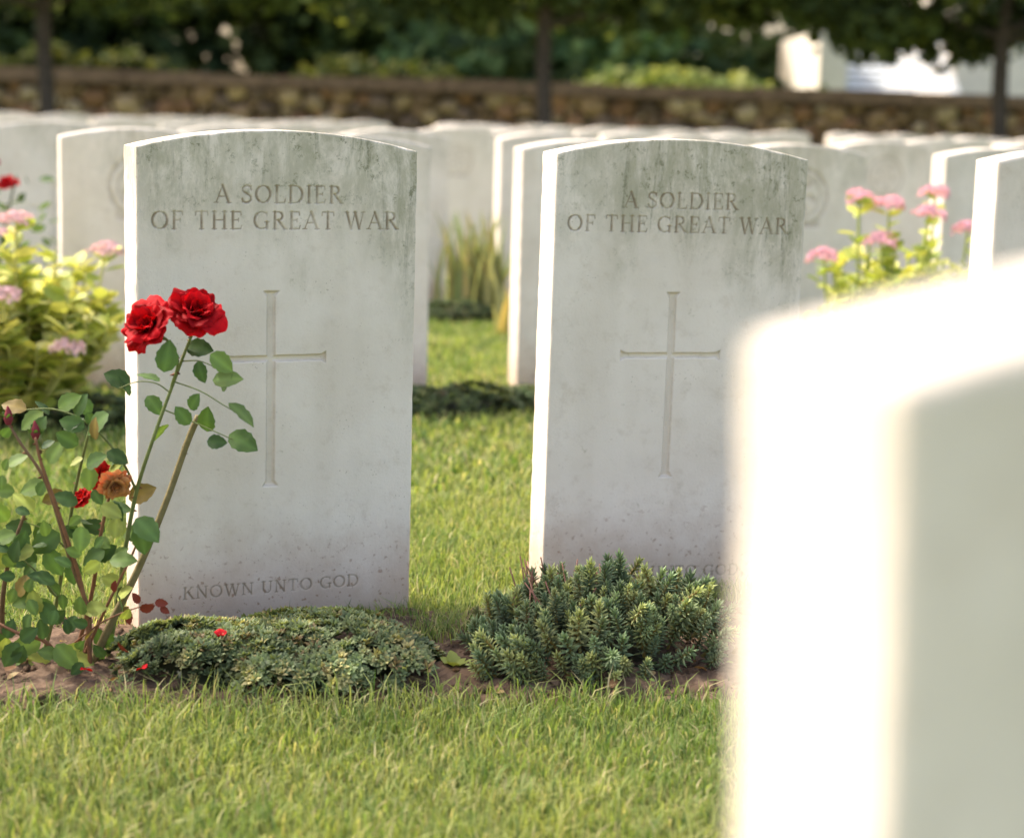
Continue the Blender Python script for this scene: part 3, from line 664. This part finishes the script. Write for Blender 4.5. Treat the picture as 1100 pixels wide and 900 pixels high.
cand = np.stack([r.uniform(-15, 15, 26000), r.uniform(.05, .88, 26000)], -1); rad = np.concatenate([r.uniform(.09, .14, 9000), r.uniform(.055, .09, 9000), r.uniform(.03, .055, 8000)])
acc = []; grid = {}
for (x, z), q in zip(cand, rad):
    gx_ = int(x//.4); ok = True
    for g in (gx_-1, gx_, gx_+1):
        for (a, b_, c_) in grid.get(g, ()):
            if ((x-a)/1.25)**2+(z-b_)**2 < ((q+c_)*.86)**2: ok = False; break
        if not ok: break
    if ok: grid.setdefault(gx_, []).append((x, z, q)); acc.append((x, z, q))
acc = np.array(acc); n = len(acc)
P = np.stack([acc[:, 0], np.full(n, WY-.02)+r.uniform(0, .03, n), acc[:, 1]], -1); S = np.stack([acc[:, 2]*1.28, np.full(n, .09), acc[:, 2]*1.0], -1)
th = r.uniform(-.5, .5, n); R = np.zeros((n, 3, 3)); R[:, 0, 0] = np.cos(th); R[:, 0, 2] = -np.sin(th); R[:, 2, 0] = np.sin(th); R[:, 2, 2] = np.cos(th); R[:, 1, 1] = 1
cols = np.array([(.55, .43, .29), (.42, .30, .20), (.28, .20, .14), (.60, .50, .37), (.38, .23, .15), (.22, .165, .13)])
Tb = ICV/np.max(np.abs(ICV), axis=1, keepdims=True)*.4+ICV*.6
V, F, c = scatter(Tb, ICF, R, P, S, cols[r.integers(0, 6, n)]*r.uniform(.75, 1.25, (n, 1))); V = V+.014*np.stack([wob(V[:, 0], V[:, 2], 2, 1), 0*V[:, 0], wob(V[:, 0], V[:, 2], 2, 2)], -1)
obj_np("rubble_stones", V, F, M_wallst, c, parent=wall)

# ------------------------------------------------------------------ pleached lime trees in front of the wall
quadV = np.array([(-.42, 0, 0), (.42, 0, 0), (-.5, .55, .08), (.5, .55, .08), (0, 1, -.05)], float); quadF = [np.array([[0, 1, 3, 2]]), np.array([[2, 3, 4]])]
def lime_tree(name, x, y, seed, low=1.62):
    e = empty(name, (x, y, 0)); r = np.random.default_rng(seed)
    V, F = tube([(0, 0, -.05), (.02, 0, .6), (-.01, 0, 1.3), (.0, 0, 2.4), (.02, 0, 3.8)], [.115, .09, .085, .07, .03], 12, 5)
    parts = [(V, fixtri(F), np.array([.1, .08, .06]))]
    for i in range(16):
        a = r.uniform(0, 6.28); z0 = r.uniform(1.6, 3.4); L = r.uniform(1.2, 2.5); d = np.array([math.cos(a)*L, math.sin(a)*.9, r.uniform(.0, .5)])
        V, F = tube([(0, 0, z0), d*.5+[0, 0, z0+.1], d+[0, 0, z0]], [.04, .012], 6, 4); parts.append((V, fixtri(F), np.array([.1, .08, .06])))
    V, F, C = join_parts(parts); o = obj_np("trunk_and_limbs", V, F, M_bark, C, parent=e)
    nc = 150; c0 = np.stack([r.uniform(-2.6, 2.6, nc), r.uniform(-1.0, 1.0, nc), low+.12+2.3*r.random(nc)**1.5], -1); cs = r.uniform(.25, .5, nc); cc = r.uniform(.6, 1.6, nc)
    n = 14000; k = r.integers(0, nc, n); v = r.normal(size=(n, 3)); v /= np.linalg.norm(v, axis=1, keepdims=True); v *= (r.random(n)**.5)[:, None]*cs[k][:, None]*np.array([1.3, 1, .85])
    P = c0[k]+v; P[:, 2] += .08*wob(P[:, 0]*.3, P[:, 1], .7, seed)
    C = np.array([.07, .10, .04])*cc[k][:, None]*r.uniform(.6, 1.4, (n, 1)); C[r.random(n) < .08] = (.20, .24, .07)
    V, F, c = scatter(quadV, quadF, frames(n, ((0, 0, 1), .6)), P, r.uniform(.09, .16, n), C); obj_np("foliage", V, F, M_canopy, c, parent=e)
for i, (x, lo) in enumerate([(-10.2, 1.8), (-5.1, 1.8), (.24, 1.75), (5.25, 1.56), (10.4, 1.6)]): lime_tree("lime_tree", x, 20.5+(.25*i-.5), 70+i, lo)

# ------------------------------------------------------------------ background trees, shrubs, buildings
def leaf_mass(name, boxes, n, size, cols, seed):
    r = np.random.default_rng(seed); Ps = []; Cs = []
    nc = len(boxes); per = n//nc
    for (x, y, z, rx, ry, rz, b) in boxes:
        v = r.normal(size=(per, 3)); v /= np.linalg.norm(v, axis=1, keepdims=True); v *= (r.random(per)**.4)[:, None]
        Ps.append(np.array([x, y, z])+v*np.array([rx, ry, rz])); Cs.append(np.array(cols)[r.integers(0, len(cols), per)]*b*r.uniform(.6, 1.4, (per, 1)))
    P = np.vstack(Ps); C = np.vstack(Cs); k = P[:, 2] > 0.02; P, C = P[k], C[k]; n = len(P)
    V, F, c = scatter(quadV, quadF, frames(n, ((0, 0, 1), .7)), P, size*r.uniform(.6, 1.3, n), C); return obj_np(name, V, F, M_canopy, c)
r = np.random.default_rng(33); bx = []
for i in range(230):
    right = i % 4 == 0
    x = r.uniform(2, 34) if right else r.uniform(-22, 3.2); z = .3+8.5*r.random()**1.6; bx.append((x, (54 if right else 34)+r.uniform(-2, 3), z, r.uniform(1.1, 2.3), r.uniform(.8, 1.6), r.uniform(.8, 1.7), r.uniform(.6, 1.5) if r.random() < .75 else r.uniform(2.5, 4)))
leaf_mass("background_trees", bx, 80000, .36, [(.06, .095, .04), (.09, .12, .045), (.05, .075, .035)], 34)
bx = []
for i in range(30): x = r.uniform(-9, 4.6); bx.append((x, 27.5+r.uniform(-.8, 1), r.uniform(.4, 1.15), r.uniform(.4, .8), .5, r.uniform(.3, .45), r.uniform(.4, .8)))
leaf_mass("shrub", [b for b in bx if b[0] < -.5]+[(1.5, 27.3, .95, .8, .5, .45, 1.6), (2.3, 27.6, 1.0, .7, .5, .5, 1.8), (3.2, 27.8, .9, .6, .5, .45, 1.5), (4.4, 27.8, .7, .6, .5, .45, 1.2)], 9000, .15, [(.16, .19, .06), (.22, .24, .10), (.10, .14, .05)], 35)
M_cream = flat_material("render_cream", (.82, .77, .67), (.74, .69, .6), 2, .9)
M_white = flat_material("corrugated_white", (.58, .62, .62), (.48, .52, .53), 3, .5)
M_tile = flat_material("roof_tiles", (.32, .17, .11), (.22, .12, .08), 8, .9)
M_glass = flat_material("window_glass", (.05, .06, .07), (.08, .09, .1), 1, .15)
def house(name, x0, x1, y0, y1, h, rh, roofmat):
    e = empty(name); box("walls", x0, x1, y0, y1, 0, h, M_cream, e)
    ym = (y0+y1)/2; o = .35
    V = np.array([(x0-o, y0-o, h-.05), (x1+o, y0-o, h-.05), (x1+o, ym, h+rh), (x0-o, ym, h+rh), (x0-o, y1+o, h-.05), (x1+o, y1+o, h-.05),
                  (x0-o, y0-o, h+.08), (x1+o, y0-o, h+.08), (x1+o, ym, h+rh+.13), (x0-o, ym, h+rh+.13), (x0-o, y1+o, h+.08), (x1+o, y1+o, h+.08)])
    F = np.array([(0, 3, 2, 1), (3, 4, 5, 2), (6, 7, 8, 9), (9, 8, 11, 10), (0, 1, 7, 6), (5, 4, 10, 11), (1, 2, 8, 7), (2, 5, 11, 8), (0, 6, 9, 3), (3, 9, 10, 4)])
    obj_np("roof", V, F, roofmat, smooth=False, parent=e)
    obj_np("gables", np.array([(x0, y0, h), (x0, y1, h), (x0, ym, h+rh-.15), (x1, y0, h), (x1, y1, h), (x1, ym, h+rh-.15)]), np.array([(0, 2, 1), (3, 4, 5)]), M_cream, smooth=False, parent=e)
    x = x0+1.2
    while x < x1-1.6:
        box("window_frame", x-.06, x+.96, y0-.05, y0+.05, 2.44, 3.76, M_white, e); box("window", x, x+.9, y0-.07, y0-.045, 2.5, 3.7, M_glass, e); x += 2.6
    return e
house("cream_house", 9.6, 20, 42, 50, 4.6, 2.6, M_tile)
house("cream_house", 2.9, 4.2, 44, 50, 3.6, 1.6, M_tile)
sh = empty("white_shed")
box("walls", 6.9, 9.2, 40, 46, 0, 1.25, M_cream, sh); box("end_pier", 6.25, 6.85, 39.9, 46, 0, 2.6, M_cream, sh)
nn = 46; parts = []
for i in range(nn):
    y0 = 39.8+i*(3.2/nn); z0 = 1.25+i*(1.7/nn); dy = 3.2/nn; dz = 1.7/nn
    V = np.array([(6.87, y0, z0), (9.3, y0, z0), (9.3, y0+dy, z0+dz-(.05 if i % 4 == 3 else 0)), (6.87, y0+dy, z0+dz-(.05 if i % 4 == 3 else 0))]); parts.append((V, np.array([(0, 1, 2, 3)]), np.ones(3)))
V, F, C = join_parts(parts); obj_np("roof", V, F, M_white, smooth=False, parent=sh)

# ------------------------------------------------------------------ light, sky, camera
w = bpy.data.worlds.new("World"); scene.world = w; w.use_nodes = True; nt = w.node_tree
bg = nt.nodes['Background']; sky = nt.nodes.new('ShaderNodeTexSky'); sky.sky_type = 'NISHITA'; sky.sun_disc = False
az = math.atan2(-.85, .53); el = math.radians(52)
sky.sun_elevation = el; sky.sun_rotation = az % (2*math.pi); sky.dust_density = 5; sky.air_density = 1.0; sky.ozone_density = .3
tint = nt.nodes.new('ShaderNodeMixRGB'); tint.blend_type = 'MULTIPLY'; tint.inputs[0].default_value = 1; tint.inputs[2].default_value = (1, .925, .86, 1)
nt.links.new(sky.outputs[0], tint.inputs[1]); nt.links.new(tint.outputs[0], bg.inputs[0]); bg.inputs[1].default_value = .47
sd = bpy.data.lights.new("sun", 'SUN'); sd.energy = 4.3; sd.angle = math.radians(2.0); sd.color = (1, .965, .90)
so = link(bpy.data.objects.new("sun", sd)); d = Vector((math.cos(el)*math.sin(az), math.cos(el)*math.cos(az), math.sin(el)))
so.rotation_euler = d.to_track_quat('Z', 'Y').to_euler(); so.location = d*30
cd = bpy.data.cameras.new("camera"); cam = link(bpy.data.objects.new("camera", cd))
cam.matrix_world = Matrix.Translation((0, 0, .70)) @ Matrix.Rotation(math.radians(90-9.31), 4, 'X') @ Matrix.Rotation(math.radians(1.6), 4, 'Z')
cd.lens = 65.45; cd.sensor_width = 36; cd.clip_start = .02; cd.clip_end = 1500
cd.dof.use_dof = True; cd.dof.focus_distance = 2.42; cd.dof.aperture_fstop = 3.9
scene.camera = cam
scene.view_settings.view_transform = 'Standard'; scene.view_settings.look = 'None'; scene.view_settings.exposure = 0
